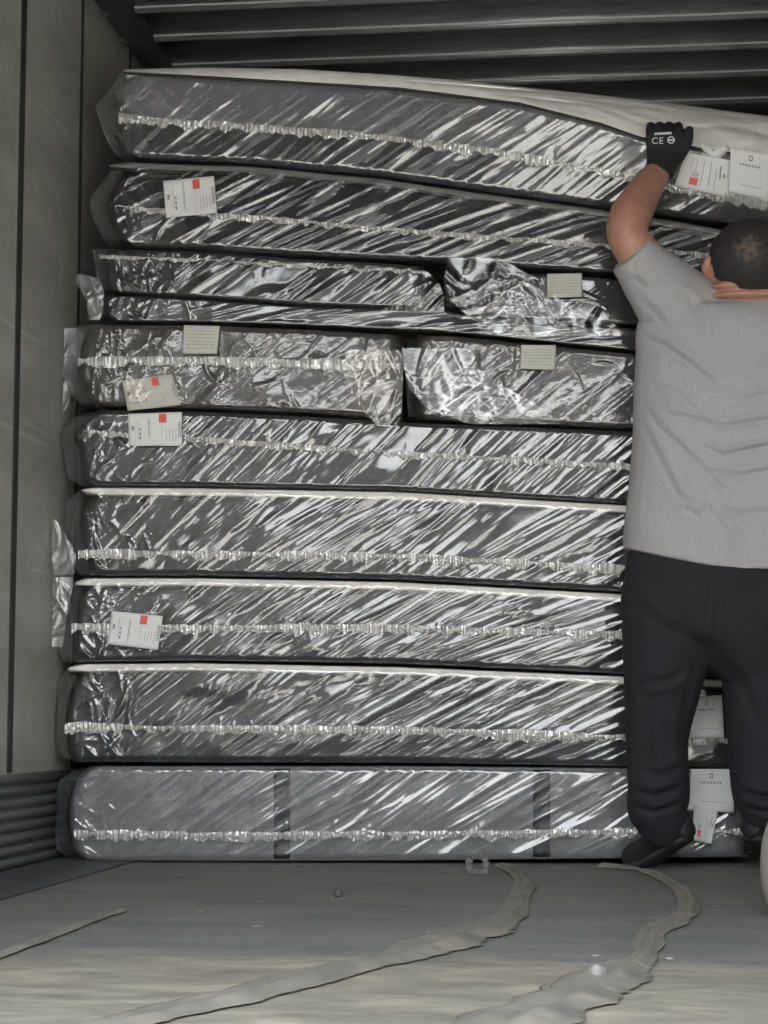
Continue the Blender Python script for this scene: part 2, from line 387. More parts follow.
    # puckers that leave the seam
    if S is not None:
        n = int((xr - xl) / 5.5 * seam_amp)
        for i in range(n):
            x = g.uniform(xl, xr); up_ = g.random() < .6; L = g.uniform(6, 20)
            stroke(H, X0, Y0, RES, x, float(S(x)) + (-1 if up_ else 1) * L * .45, R(90 + g.normal(-12 if up_ else 168, 16)), L, g.uniform(1.0, 1.8), g.uniform(.0008, .002))
    # crumple near the left end and free crumple
    for i in range(int(36 + 40 * crumple)):
        x = min(ox) + abs(g.normal(0, 42)) + 3; y = g.uniform(min(oy), max(oy))
        stroke(H, X0, Y0, RES, x, y, g.uniform(.3, 2.6), g.uniform(16, 60), g.uniform(1.4, 4), g.uniform(.0025, .007), g.normal(0, .25))
    if crumple > .6:
        for i in range(int(area / 700 * crumple)):
            x = g.uniform(xl, xr); y = g.uniform(float(T(x)), float(Bt(x)))
            stroke(H, X0, Y0, RES, x, y, g.uniform(-1.4, 1.5), g.uniform(10, 60), g.uniform(1.2, 3.2), g.uniform(.0015, .0045), g.normal(0, .3))
    H += .00012 * smooth_noise(H.shape, 7, seed) + .0016 * smooth_noise(H.shape, 24, seed + 1)
    H = np.clip(H, -.002, .02)
    # sheet grid
    OX = lambda b, oy_=np.array(oy), ox_=np.array(ox): np.interp(b, (oy_ - oy_[0]) / (oy_[-1] - oy_[0]), ox_)
    nb = int(hgt / RES) + 2; bs = np.linspace(0, 1, nb)[:, None]
    na = int((xr - min(ox)) / RES); as_ = np.linspace(0, 1, na)[None]
    lx = OX(bs[:, 0])[:, None]
    px = lx + (xr - lx) * as_
    # fixed columns away from the left end so the grid stays regular
    pin = np.clip((px - lx) / max(inset * 1.6, 20), 0, 1); pin = pin * pin * (3 - 2 * pin)
    ye = oy[0] + (oy[-1] - oy[0]) * bs
    yb2 = (T(px) - .5) + (Bt(px) - T(px) + .2) * bs
    py = ye * (1 - pin) + yb2 * pin
    ci = np.clip((px - X0) / RES, 0, nx - 1.01); ri = np.clip((py - Y0) / RES, 0, ny - 1.01)
    c0, r0 = ci.astype(int), ri.astype(int); fc, fr = ci - c0, ri - r0
    h = (H[r0, c0] * (1 - fc) + H[r0, c0 + 1] * fc) * (1 - fr) + (H[r0 + 1, c0] * (1 - fc) + H[r0 + 1, c0 + 1] * fc) * fr
    edge_r = np.maximum(0, 1 - bs / .07) ** 2 + np.maximum(0, 1 - (1 - bs) / .07) ** 2
    off = offf(px, py) + .011 + h * (1 - .6 * edge_r) - .012 * edge_r - .11 * (1 - pin) ** 1.5
    if not right_open:
        off -= .05 * np.clip(1 - (xr - px) / 14, 0, 1) ** 2
    Gf = Q(px, py, off)
    # wrap over top and bottom, round the left end
    top1 = Gf[0] - BDIR * .03; top2 = Gf[0] - BDIR * .12
    bot1 = Gf[-1] - BDIR * .03; bot2 = Gf[-1] - BDIR * .12
    top1[:, 2] -= .002; top2[:, 2] -= .002; bot1[:, 2] += .002; bot2[:, 2] += .002
    Gf = np.concatenate([top2[None], top1[None], Gf, bot1[None], bot2[None]])
    sd = [Gf[:, :1] - BDIR * q + uax * k for q, k in ((.5, .03), (.3, .02), (.12, .01), (.05, .0))]
    Gf = np.concatenate(sd + [Gf], axis=1)
    Gf[..., 2] = np.maximum(Gf[..., 2], .0025)
    # keep clear of the wall
    Gf[..., 0] = np.maximum(Gf[..., 0], XL + .008)
    pw_ = link('plastic_wrap', grid_mesh(Gf), film, t); pw_.data.materials.append(FILM_END)
    nr, nc = Gf.shape[0] - 1, Gf.shape[1] - 1
    mi = np.zeros((nr, nc), np.int32); mi[:, :4 + int(inset * .9)] = 1
    pw_.data.polygons.foreach_set('material_index', mi.reshape(-1))
    # ---- gathered seam strip
    if S is not None and seam_w:
        xs = np.arange(xl - 4, xr - 2, .8); k = 9
        G = []
        rr = np.random.default_rng(seed + 5)
        n1 = rr.standard_normal(len(xs) + 8); n1 = np.convolve(n1, [.25, .5, .25], 'same')[4:-4]
        n2 = np.convolve(rr.standard_normal(len(xs) + 40), np.ones(9) / 9, 'same')[20:-20] * 2.5
        n3 = np.convolve(rr.standard_normal(len(xs) + 80), np.ones(41) / 41, 'same')[40:-40] * 5
        hw = seam_w * (1 + .25 * n2 + .25 * n3); hw = np.clip(hw, seam_w * .35, seam_w * 1.6)
        for j in range(k):
            q = j / (k - 1) * 2 - 1
            nn = np.convolve(rr.standard_normal(len(xs) + 6), [.3, .4, .3], 'same')[3:-3]
            yy = S(xs) + q * hw + .5 * nn + .8 * n2
            G.append(Q(xs, yy, offf(xs, yy) + .019 + .0038 * n1 + .0016 * nn + .0015 * (1 - q * q)))
        link('gathered_seam', grid_mesh(np.array(G)), SEAM, t)
    t['_'] = 0; del t['_']
    return t, offf

def label_on(t, quad, offf, kind=0, base=.024, paper=PAPER, wave=.0012, over=False):
    q = np.array(quad, float)     # tl, tr, br, bl
    def at(u, v, o=0.0):
        u = np.asarray(u, float); v = np.asarray(v, float)
        p = (q[0] * ((1 - u) * (1 - v))[..., None] + q[1] * (u * (1 - v))[..., None] + q[2] * (u * v)[..., None] + q[3] * ((1 - u) * v)[..., None])
        return Q(p[..., 0], p[..., 1], offf(p[..., 0], p[..., 1]) + base + wave * np.sin(u * 7 + v * 3 + q[0][0]) + wave * .6 * np.sin(v * 9) + o)
    U, V_ = np.meshgrid(np.linspace(0, 1, 18), np.linspace(0, 1, 14))
    lb = link('paper_label', grid_mesh(at(U, V_)), paper, t)
    s = lb.modifiers.new('t', 'SOLIDIFY'); s.thickness = .0008; s.offset = 1
    def rects(rs, m, nm):
        V = []; Fc = []
        for (u0, v0, u1, v1) in rs:
            uu, vv = np.meshgrid(np.linspace(u0, u1, 4), np.linspace(v0, v1, 4)); g_ = at(uu, vv, .0012).reshape(-1, 3); b = len(V); V += list(g_)
            for r_ in range(3):
                for c_ in range(3): Fc.append([b + r_ * 4 + c_, b + (r_ + 1) * 4 + c_, b + (r_ + 1) * 4 + c_ + 1, b + r_ * 4 + c_ + 1])
        link(nm, pymesh(V, Fc), m, lb)
    rr = random.Random(int(q[0][0] * 7 + q[0][1]))
    if kind == 0:        # shipping label turned on its side, red block and barcode at its right
        L = [(.06, .38, .10, .52), (.20, .45, .235, .52), (.20, .58, .235, .66), (.20, .70, .235, .80)]
        for u in (.17, .37, .39, .70, .76, .82, .88): 
            v = rr.uniform(.08, .2)
            L.append((u, v if u < .6 else .5, u + .009, rr.uniform(.7, .9)))
        L += [(.62, .04, .625, .95), (.12, .04, .124, .95)]
        L += [(.92, .30 + k * .045, .985, .30 + k * .045 + .025) for k in range(10)]
        rects(L, INK, 'print'); rects([(.57, .04, .71, .30)], RED, 'red_block')
    elif kind == 1:      # plain law tag with short lines of print
        L = []
        for k in range(6):
            v = .18 + k * .12; x = .1
            while x < .86:
                w_ = rr.uniform(.05, .13); L.append((x, v, min(.9, x + w_), v + .022)); x += w_ + .04
        rects(L, INK, 'print')
    elif kind == 2:      # card: small square emblem over a line of capitals and a line of small print
        L = [(.45, .10, .55, .13), (.45, .19, .55, .22), (.45, .13, .475, .19), (.525, .13, .55, .19)]
        L += [(.24 + k * .075, .30, .24 + k * .075 + .045, .345) for k in range(7)]
        L += [(.3 + k * .06, .76, .3 + k * .06 + .04, .775) for k in range(9)]
        rects(L[:4], INK, 'emblem'); rects(L[4:], INK, 'print')
    elif kind == 3:      # same shipping label upside down (red block low)
        L = [(.88, .40, .92, .5), (.80, .2, .83, .55), (.60, .15, .615, .8), (.45, .1, .46, .85), (.30, .1, .31, .5), (.2, .1, .21, .45), (.72, .3, .73, .9)]
        rects(L, INK, 'print'); rects([(.24, .66, .40, .86)], RED, 'red_block'); rects([(.25, .5, .39, .63)], mat('faint_print', (.45, .45, .45)), 'small_print')
    return lb

# ------------------------------------------------------------------ the stack, bottom to top
M10, f0 = make_mattress('wrapped_mattress', 'lowest mattress of the stack, grey sides with two black straps, resting on the floor',
    [(50, 766), (400, 766), (640, 768), (760, 769)], [(50, 862.3), (400, 861), (640, 858.6), (760, 857)],
    [(78, 767), (60, 780), (52, 800), (51, 825), (57, 850), (73, 862)], 750, [(50, 834), (200, 836), (400, 835), (640, 832), (760, 832)],
    body=MID, angs=(40, 25), dens=1.0, seed=10, bands=((274, 290), (533, 550)), amp=1.15)
M9, _ = make_mattress('wrapped_mattress', 'mattress with white top edge lying directly on the strapped grey bottom one',
    [(50, 664), (200, 663), (400, 667), (640, 677), (760, 681)], [(50, 762), (200, 763), (400, 763), (640, 767), (760, 768)],
    [(68, 667), (55, 690), (50, 715), (50, 738), (56, 757)], 748, [(50, 727), (200, 729), (400, 730), (640, 739), (760, 742)], band=9, angs=(36, 24), seed=9, body=DARK)
M8, _ = make_mattress('wrapped_mattress', 'mattress third from the floor with shipping label over its seam',
    [(50, 578), (200, 578), (400, 582), (640, 595), (760, 602)], [(50, 663), (200, 661), (400, 664), (640, 675), (760, 679)],
    [(75, 580), (62, 600), (58, 630), (57, 650), (63, 662)], 740, [(50, 628), (200, 629), (400, 628), (640, 636), (760, 640)], band=9, angs=(40, 22), seed=8, body=DARK, dens=.9, amp=1.1)
M7, _ = make_mattress('wrapped_mattress', 'mattress fourth from the floor, white top edge and unlabelled dark front',
    [(50, 487), (200, 488), (400, 492), (640, 506), (760, 514)], [(50, 576), (200, 576), (400, 580), (640, 593), (760, 600)],
    [(82, 489), (68, 500), (63, 520), (66, 540), (71, 560), (78, 575)], 742, [(50, 554), (200, 554), (400, 557), (640, 570), (760, 576)], band=9, angs=(46, 26), seed=71, body=DARK)
M6, _ = make_mattress('wrapped_mattress', 'dark mattress under the two loosely wrapped ones, red-marked label at its upper left',
    [(50, 409), (200, 411.5), (300, 416), (400, 422), (500, 426), (640, 432), (760, 438)], [(50, 486), (200, 487), (400, 491), (640, 505), (760, 512)],
    [(92, 411), (74, 417), (60, 428), (56, 440), (63, 446), (64, 460), (68, 478), (84, 487)], 742, [(50, 430), (200, 440), (400, 454), (640, 467), (760, 474)], angs=(44, 42), seed=6, seam_w=2.6, amp=1.15)
G2 = 'wrapped mattresses in the stack'
M5L, _ = make_mattress('wrapped_mattress', 'loosely bagged dark mattress at left with pale law tag and crumpled warm film',
    [(50, 324), (200, 325.3), (300, 329.3), (410, 335.5)], [(50, 405), (200, 409), (300, 413), (410, 420)],
    [(78, 325), (67, 345), (62, 370), (69, 393), (82, 405)], 403, [(60, 362), (200, 361), (400, 366)], angs=(30, 45), seed=52, film=FILM_WARM, crumple=.75, dens=.45, seam_w=4, body=DARK)
M5R, _ = make_mattress('wrapped_mattress', 'loosely bagged dark mattress behind the grey shirt with pale law tag on its top edge',
    [(400, 335), (450, 336), (640, 354.5), (760, 363)], [(400, 419), (500, 423), (640, 429), (760, 435)],
    [(408, 338), (405, 360), (406, 390), (408, 417)], 742, None, angs=(35, 40), seed=53, film=FILM_WARM, crumple=.7, dens=.6, body=DARK, inset=8)
M4, _ = make_mattress('wrapped_foundation', 'thin long dark foundation sandwiched under the two short wrapped pieces',
    [(60, 292), (200, 299), (300, 306), (440, 310), (520, 323), (640, 329), (760, 333)], [(60, 322), (200, 323), (300, 326), (450, 333), (640, 352), (760, 360)],
    [(92, 296), (86, 304), (88, 314), (98, 321)], 742, None, angs=(14, 10), seed=4, body=DARK, dens=.7, cat='mattress', crumple=.5)
M3L, _ = make_mattress('wrapped_foundation', 'short wrapped piece at left ending before the dark gap, below the labelled mattress',
    [(80, 248), (200, 251), (300, 258.5), (400, 264.2), (440, 266)], [(80, 292), (200, 298), (300, 305), (380, 308), (440, 308)],
    [(92, 249), (94, 262), (97, 280), (103, 292)], 427, [(92, 256), (200, 260), (300, 266), (420, 272)], angs=(42, 30), seed=3, body=DARK, seam_w=1.6, crumple=.6, inset=10)
M3R, _ = make_mattress('wrapped_foundation', 'short wrapped piece right of the dark gap, cream tag on front, beside raised elbow',
    [(440, 268.5), (480, 270.5), (560, 275), (640, 280), (760, 290)], [(440, 308), (520, 320), (640, 326), (760, 332)],
    [(446, 270), (443, 278), (444, 290), (446, 310)], 742, None, angs=(22, 35), seed=33, body=DARK, crumple=.65, dens=.6, inset=8)
M2, _ = make_mattress('wrapped_mattress', 'second mattress from the top, red-marked label at left and long shallow film creases',
    [(80, 161), (250, 166), (380, 178.5), (481, 193), (602, 209.5), (683, 222), (768, 238)], [(80, 246), (200, 249), (300, 256), (440, 262), (640, 276), (768, 286)],
    [(119, 161), (105, 178), (92, 195), (89, 205), (94, 222), (104, 240), (113, 247)], 760, [(90, 205), (200, 214), (300, 222), (440, 234), (640, 248), (768, 262)], angs=(36, 20), seed=2, body=DARK, seam_w=2.4, band=8, bandmat=GREYP, amp=1.2)
# top mattress: its front edge hangs forward and lower towards the right
def droop(x): 
    k = np.clip((np.asarray(x, float) - 380) / 330, 0, 1); return k * k * (3 - 2 * k)
T1 = [(80, 71), (200, 77), (400, 89), (520, 104), (600, 124), (640, 138), (700, 149), (768, 160), (870, 178)]
B1 = [(80, 155), (118, 157.5), (250, 163), (380, 175), (481, 190), (602, 206), (683, 217), (768, 229), (870, 245)]
def off1(x, y):
    x = np.asarray(x, float); y = np.asarray(y, float)
    t_, b_ = poly(T1)(x), poly(B1)(x); q = (y - t_) / (b_ - t_)
    return .02 + droop(x) * (.09 - .09 * q)
M1, _ = make_mattress('wrapped_mattress', 'topmost mattress of the stack with white quilted top, gripped by the gloved hand',
    T1, B1, [(122, 72), (113, 85), (101, 99), (95, 106), (98, 117), (104, 134), (112, 150), (119, 157)], 860,
    [(95, 116), (118, 118), (250, 128), (380, 137), (501, 153), (642, 179), (683, 191), (768, 204), (870, 222)], body=MIDD, upper=MID, angs=(42, 34), seed=1, offf=off1, seam_w=3.9, dens=1.0, amp=1.25, right_open=False)
def quilt():
    SIL = poly([(120, 70), (140, 69), (200, 67.5), (300, 69), (380, 74), (456, 80), (531, 88), (582, 93), (658, 101.6), (768, 116), (870, 130)])
    T = poly(T1); xs = np.linspace(124, 856, 300); rows = []
    ext = .05 + .17 * droop(xs)
    rr = np.random.default_rng(3)
    n = 26
    for j in range(n):
        q = j / (n - 1); y = T(xs) - 1 + (SIL(xs) - T(xs) + 1) * (math.sin(q * math.pi / 2))
        # soft quilting rows across the crown
        puff = (.007 * np.sin(q * 9 + xs * .05) + .004 * np.sin(q * 5 - xs * .11)) * droop(xs) * math.sin(q * math.pi)
        for (xc, q0, kk, wq) in ((560, .35, .0020, .05), (600, .55, .0014, .06), (640, .25, -.0030, .05), (670, .6, -.0022, .06), (705, .35, .0030, .05), (730, .7, .0010, .07), (760, .4, -.0012, .05), (520, .6, .0016, .06), (470, .5, .0012, .08)):
            puff = puff - .009 * np.exp(-((q - q0 - kk * (xs - xc)) / wq) ** 2) * np.exp(-((xs - xc) / 48) ** 2) * min(1, q * 5) * min(1, (1 - q) * 5)
        rows.append(Q(xs, y, off1(xs, T(xs)) + .006 - ext * q ** 1.3 + puff))
    last = rows[-1]
    for k in (.15, .5, 1.0):
        b = last - BDIR * k; b[:, 2] = last[:, 2] - .012 * k
        rows.append(b)
    und = [last - BDIR * 1.0 - np.array([0, 0, .06]), rows[0] - nax * .03 - np.array([0, 0, .004]), rows[0]]
    G = np.array(rows + und)
    me = grid_mesh(G); bm = bmesh.new(); bm.from_mesh(me); bmesh.ops.remove_doubles(bm, verts=bm.verts, dist=1e-5)
    bmesh.ops.holes_fill(bm, edges=[e for e in bm.edges if e.is_boundary]); bmesh.ops.recalc_face_normals(bm, faces=bm.faces); bm.to_mesh(me); bm.free()
    link('top_panel', me, WHITE, M1)
    # piping along the front top edge
    V = []; Fc = []; k = 8
    c = Q(xs, T(xs), off1(xs, T(xs)) + .008)
    for i, p in enumerate(c):
        for a in range(k): V.append(p + .0045 * (math.cos(a * 2 * math.pi / k) * nax + math.sin(a * 2 * math.pi / k) * np.array([0, 0, 1])))
    for i in range(len(c) - 1):
        for a in range(k): Fc.append([i * k + a, i * k + (a + 1) % k, (i + 1) * k + (a + 1) % k, (i + 1) * k + a])
    link('piping', pymesh(V, Fc), PIPE, M1)
quilt()
z0 = lambda x, y: np.zeros_like(np.asarray(x, float) + np.asarray(y, float))
label_on(M2, [(163, 181), (214, 176), (217, 213), (166, 218)], z0, 0)
label_on(M3R, [(547, 274), (582, 273), (582, 297), (547, 298)], z0, 1, paper=PAPER_D)
label_on(M5L, [(184, 325), (220, 326), (217, 354), (182, 354)], z0, 1, paper=PAPER_D)
label_on(M5L, [(122, 381), (172, 374), (181, 405), (128, 411)], z0, 0, base=.014, wave=.002, paper=PAPER_D)
label_on(M5R, [(521, 345), (556, 345), (555, 370), (520, 369)], z0, 1, paper=PAPER_D)
label_on(M6, [(128, 414), (182, 412), (182, 446), (129, 446)], z0, 0)
label_on(M8, [(112, 611), (163, 616), (158, 650), (107, 644)], z0, 0)
label_on(M9, [(691, 697), (722, 695), (724, 738), (690, 739)], z0, 2, base=.022, wave=.003)
label_on(M9, [(690, 710), (702, 710), (702, 745), (686, 745)], z0, 1, base=.018)
label_on(M10, [(691, 769), (732, 769), (734, 813), (687, 810)], z0, 2, base=.026)
label_on(M10, [(694, 806), (718, 811), (711, 844), (692, 840)], z0, 3, base=.030)
label_on(M1, [(686, 152), (730, 160), (728, 198), (674, 186)], off1, 3, base=.024)
label_on(M1, [(731, 147.5), (772, 155), (768, 201), (727.5, 192)], off1, 2, base=.022)
def vee():
    pts = [(699, 145), (706, 144), (713, 151), (721, 145), (729, 147), (728, 151), (716, 162), (711, 160)]
    V = [Q(np.array(float(x)), np.array(float(y)), off1(x, y) + .020) for x, y in pts]
    o = link('corner_ribbon', pymesh(V, [[0, 1, 2, 7], [7, 2, 6], [2, 3, 4, 5, 6]]), PAPER, M1)
    s = o.modifiers.new('t', 'SOLIDIFY'); s.thickness = .001
vee()

# loose flaps of film
def flap(par, cols, n=40, m=26, seed=0, matl=FILM_END, base=.02, amp=.006, name='loose_film_flap'):
    """cols: list of (x_left, x_right, y) rows top to bottom"""
    g = np.random.default_rng(seed); ys = np.array([c[2] for c in cols], float)
    yy = np.linspace(ys[0], ys[-1], m * 2); xa = np.interp(yy, ys, [c[0] for c in cols]); xb_ = np.interp(yy, ys, [c[1] for c in cols])
    u = np.linspace(0, 1, n)
    px = xa[:, None] + (xb_ - xa)[:, None] * u; py = yy[:, None] + 0 * u
    H = np.zeros((int(ys[-1] - ys[0]) + 20, int(px.max() - px.min()) + 20)); X0 = px.min() - 8; Y0 = ys[0] - 8
    for i in range(int(H.size / 330)):
        stroke(H, X0, Y0, 1, g.uniform(px.min(), px.max()), g.uniform(ys[0], ys[-1]), g.uniform(.3, 2.2), g.uniform(20, 90), g.uniform(1.8, 6), g.uniform(.4, 1.1) * amp, g.normal(0, .25))
    h = H[(py - Y0).astype(int), (px - X0).astype(int)]
    G = Q(px, py, base + h)
    G[..., 0] = np.maximum(G[..., 0], XL + .006)
    return link(name, grid_mesh(G), matl, par)
flap(M4, [(76, 84, 274), (74, 100, 280), (82, 104, 292), (88, 104, 305), (88, 100, 320)], seed=1, base=-.03)
flap(M5L, [(64, 84, 328), (58, 80, 355), (52, 74, 380), (44, 68, 405), (42, 58, 422)], seed=2, base=-.10, amp=.008)
flap(M7, [(52, 56, 520), (50, 66, 535), (52, 76, 555), (54, 74, 575)], seed=3, base=-.01)
flap(M8, [(52, 74, 577), (50, 70, 600), (48, 66, 620), (47, 64, 640), (50, 62, 647)], seed=4, base=-.03)
flap(M5L, [(338, 402, 350), (345, 403, 375), (352, 402, 395), (364, 401, 412), (378, 400, 426)], seed=5, matl=FILM_WARM, base=.026, amp=.007)
flap(M5R, [(402, 470, 348), (404, 480, 370), (410, 510, 390), (430, 545, 410), (470, 560, 424)], seed=6, matl=FILM, base=.028, amp=.004)
flap(M3R, [(446, 500, 258), (445, 540, 280), (450, 560, 300), (470, 600, 318), (500, 640, 336)], seed=7, matl=FILM, base=.048, amp=.006)
flap(M3L, [(408, 428, 272), (410, 440, 285), (400, 444, 298), (380, 444, 312)], seed=8, matl=FILM, base=.006, amp=.006)

# ------------------------------------------------------------------ the person
def tube(pts, rx, ry, seg=28, cap=True, side=None):
    """closed tube through 3-D points, lateral radius rx, depth radius ry; rounded ends"""
    pts = np.array(pts, float); n = len(pts)
    tt = np.linspace(0, 1, n); k = max(24, n * 6); ts = np.linspace(0, 1, k)
    def cr(v):
        v = np.array(v, float); o = []
        for t_ in ts:
            f = t_ * (n - 1); i = min(int(f), n - 2); u = f - i
            p0, p1, p2, p3 = v[max(i - 1, 0)], v[i], v[i + 1], v[min(i + 2, n - 1)]
            o.append(.5 * ((2 * p1) + (-p0 + p2) * u + (2 * p0 - 5 * p1 + 4 * p2 - p3) * u * u + (-p0 + 3 * p1 - 3 * p2 + p3) * u ** 3))
        return np.array(o)
    c = cr(pts); a = cr(rx); b = cr(ry)
    tan = np.gradient(c, axis=0); tan /= np.linalg.norm(tan, axis=1)[:, None]
    V = []; Fc = []
    for i in range(k):
        dv = nax - tan[i] * (nax @ tan[i]) if side is None else side - tan[i] * (side @ tan[i])
        dv /= np.linalg.norm(dv); sv = np.cross(tan[i], dv)
        for j in range(seg):
            q = 2 * math.pi * j / seg; V.append(c[i] + sv * a[i] * math.cos(q) + dv * b[i] * math.sin(q))
    for i in range(k - 1):
        for j in range(seg): Fc.append([i * seg + j, i * seg + (j + 1) % seg, (i + 1) * seg + (j + 1) % seg, (i + 1) * seg + j])
    e0 = len(V); V.append(c[0] - tan[0] * min(a[0], b[0]) * (.5 if cap else 0)); V.append(c[-1] + tan[-1] * min(a[-1], b[-1]) * (.5 if cap else 0))
    for j in range(seg):
        Fc.append([e0, (j + 1) % seg, j]); m_ = (k - 1) * seg; Fc.append([e0 + 1, m_ + j, m_ + (j + 1) % seg])
    return V, Fc
def ball(c, r, seg=20, ax=None):
    """ellipsoid; r = lateral, depth, up"""
    ax = ax if ax is not None else (uax, nax, np.array([0, 0, 1.]))
    V = []; Fc = []
    for i in range(seg + 1):
        th = math.pi * i / seg
        for j in range(seg * 2):
            ph = math.pi * j / seg
            V.append(np.array(c) + ax[0] * r[0] * math.sin(th) * math.cos(ph) + ax[1] * r[1] * math.sin(th) * math.sin(ph) + ax[2] * r[2] * math.cos(th))
    m_ = seg * 2
    for i in range(seg):
        for j in range(m_): Fc.append([i * m_ + j, i * m_ + (j + 1) % m_, (i + 1) * m_ + (j + 1) % m_, (i + 1) * m_ + j])
    return V, Fc
def fuse(name, parts, m, parent, voxel=.006, smooth=4, disp=None):
    me = join_meshes(parts); o = bpy.data.objects.new('tmp', me); C.objects.link(o)
    bm = bmesh.new(); bm.from_mesh(me); bmesh.ops.remove_doubles(bm, verts=bm.verts, dist=1e-6); bmesh.ops.recalc_face_normals(bm, faces=bm.faces); bm.to_mesh(me); bm.free()
    r = o.modifiers.new('r', 'REMESH'); r.mode = 'VOXEL'; r.voxel_size = voxel; r.adaptivity = 0
    s = o.modifiers.new('s', 'SMOOTH'); s.factor = .5; s.iterations = smooth
    dg = bpy.context.evaluated_depsgraph_get(); dg.update()
    nm = bpy.data.meshes.new_from_object(o.evaluated_get(dg)); bpy.data.objects.remove(o)
    nm.materials.clear()
    if disp:
        co_ = np.empty(len(nm.vertices) * 3); nm.vertices.foreach_get('co', co_); co_ = co_.reshape(-1, 3)
        no_ = np.empty(len(nm.vertices) * 3); nm.vertex_normals.foreach_get('vector', no_); no_ = no_.reshape(-1, 3)
        co_ = disp(co_, no_); nm.vertices.foreach_set('co', co_.reshape(-1)); nm.update()
    return link(name, nm, m, parent)
def q3(x, y, o): return Q(np.array(float(x)), np.array(float(y)), o)
def pathmap(lines, X0, Y0, nx, ny):
    """pixel-spaced map of folds; each line = (points, width, amplitude)"""
    H = np.zeros((ny, nx)); yy, xx = np.mgrid[0:ny, 0:nx]; xx = xx + X0; yy = yy + Y0
    for pts, wd, amp in lines:
        best = np.full(H.shape, 1e9); along = np.zeros(H.shape); n = len(pts) - 1
        for i in range(n):
            (ax, ay), (bx, by) = pts[i], pts[i + 1]; L2 = (bx - ax) ** 2 + (by - ay) ** 2
            t_ = np.clip(((xx - ax) * (bx - ax) + (yy - ay) * (by - ay)) / L2, 0, 1)
            sg = (xx - ax) * (by - ay) - (yy - ay) * (bx - ax)
            d = np.hypot(xx - ax - t_ * (bx - ax), yy - ay - t_ * (by - ay)); k = d < np.abs(best)
            best = np.where(k, np.where(sg > 0, d, -d), best); along = np.where(k, (i + t_) / n, along)
        tap = np.clip(np.minimum(along, 1 - along) * 5, 0, 1)
        H += amp * tap * (-np.exp(-(best / wd) ** 2) + .75 * np.exp(-((best - wd * 1.9) / (wd * 1.3)) ** 2))
    return H
def fold_disp(H, X0, Y0, extra=None):
    def f(co_, no_):
        x, y = proj(co_); k = np.clip(no_ @ nax, 0, 1)
        c = np.clip((x - X0), 0, H.shape[1] - 1.01); r = np.clip((y - Y0), 0, H.shape[0] - 1.01)
        c0, r0 = c.astype(int), r.astype(int); fc, fr = c - c0, r - r0
        h = (H[r0, c0] * (1 - fc) + H[r0, c0 + 1] * fc) * (1 - fr) + (H[r0 + 1, c0] * (1 - fc) + H[r0 + 1, c0 + 1] * fc) * fr
        co_ = co_ + nax * (1.3 * h * k)[:, None]
        if extra: co_ = extra(co_, no_, x, y)
        return co_
    return f
MX = lambda x: 1508 - x
pc = q3(705, 862, .17)
man = thing('person', 'person in grey t-shirt, black trousers and black glove reaching up to the top mattress', 'person', (pc[0], pc[1], 0))
def arm(mx=lambda x: x, hand=None):
    p = [q3(mx(712), 330, .20), q3(mx(690), 308, .23), q3(mx(655), 272, .29), q3(mx(629), 240, .32), q3(mx(630), 218, .30), q3(mx(642), 196, .25), q3(mx(657), 173, .195), q3(mx(661), 163, .18)]
    return tube(p, [.07, .07, .062, .053, .056, .048, .036, .033], [.07, .07, .062, .053, .052, .043, .030, .026])
hc = q3(752, 259, .285)
tilt = R(30); h_up = np.array([0, 0, 1.]) * math.cos(tilt) + nax * math.sin(tilt); h_bk = nax * math.cos(tilt) - np.array([0, 0, 1.]) * math.sin(tilt)
hax = (uax, h_bk, h_up)
hp = lambda a, b, c: hc + uax * a + h_bk * b + h_up * c      # head space: right, back, up
body_parts = [ball(hc, (.104, .112, .098), 24, hax), ball(hp(0, -.045, -.035), (.078, .085, .105), 20, hax), ball(hp(0, -.06, -.105), (.05, .05, .035), 16, hax),
    tube([hp(0, -.125, .012), hp(0, -.148, -.03), hp(0, -.135, -.042)], [.010, .016, .014], [.012, .014, .012], 14),
    tube([q3(752, 270, .26), q3(753, 286, .245), q3(753, 300, .235), q3(753, 330, .22)], [.112, .124, .134, .15], [.10, .10, .10, .10]),
    ball(q3(753, 287, .30), (.112, .056, .018), 16), ball(q3(753, 297, .300), (.124, .055, .014), 16),
    tube([hp(-.106, -.005, .005), hp(-.119, .004, -.020), hp(-.112, 0, -.050)], [.010, .014, .009], [.018, .022, .014], 12),
    tube([hp(.106, -.005, .005), hp(.119, .004, -.020), hp(.112, 0, -.050)], [.010, .014, .009], [.018, .022, .014], 12),
    tube([q3(753, 318, .22), q3(752, 360, .22), q3(742, 450, .24), q3(732, 560, .23), q3(728, 620, .22)], [.17, .22, .22, .22, .20], [.11, .13, .14, .14, .12]),
    tube([q3(676, 600, .22), q3(664, 690, .22), q3(662, 760, .24), q3(662, 822, .225)], [.11, .085, .06, .04], [.11, .085, .06, .04]),
    tube([q3(778, 600, .22), q3(764, 690, .22), q3(764, 760, .24), q3(766, 822, .225)], [.11, .085, .06, .04], [.11, .085, .06, .04]),
    arm(), arm(MX)]
fuse('body', body_parts, SKIN, man, .0055, 3)
for sx in (-1, 1):
    v, f = ball(hp(sx * .032, -.118, -.002), (.012, .008, .009), 10, hax); link('eye', pymesh(v, f), PAPER, man)
v, f = tube([hp(-.026, -.122, -.068), hp(0, -.128, -.066), hp(.026, -.122, -.068)], [.004, .007, .004], [.005, .007, .005], 10); link('mouth', pymesh(v, f), RED, man)
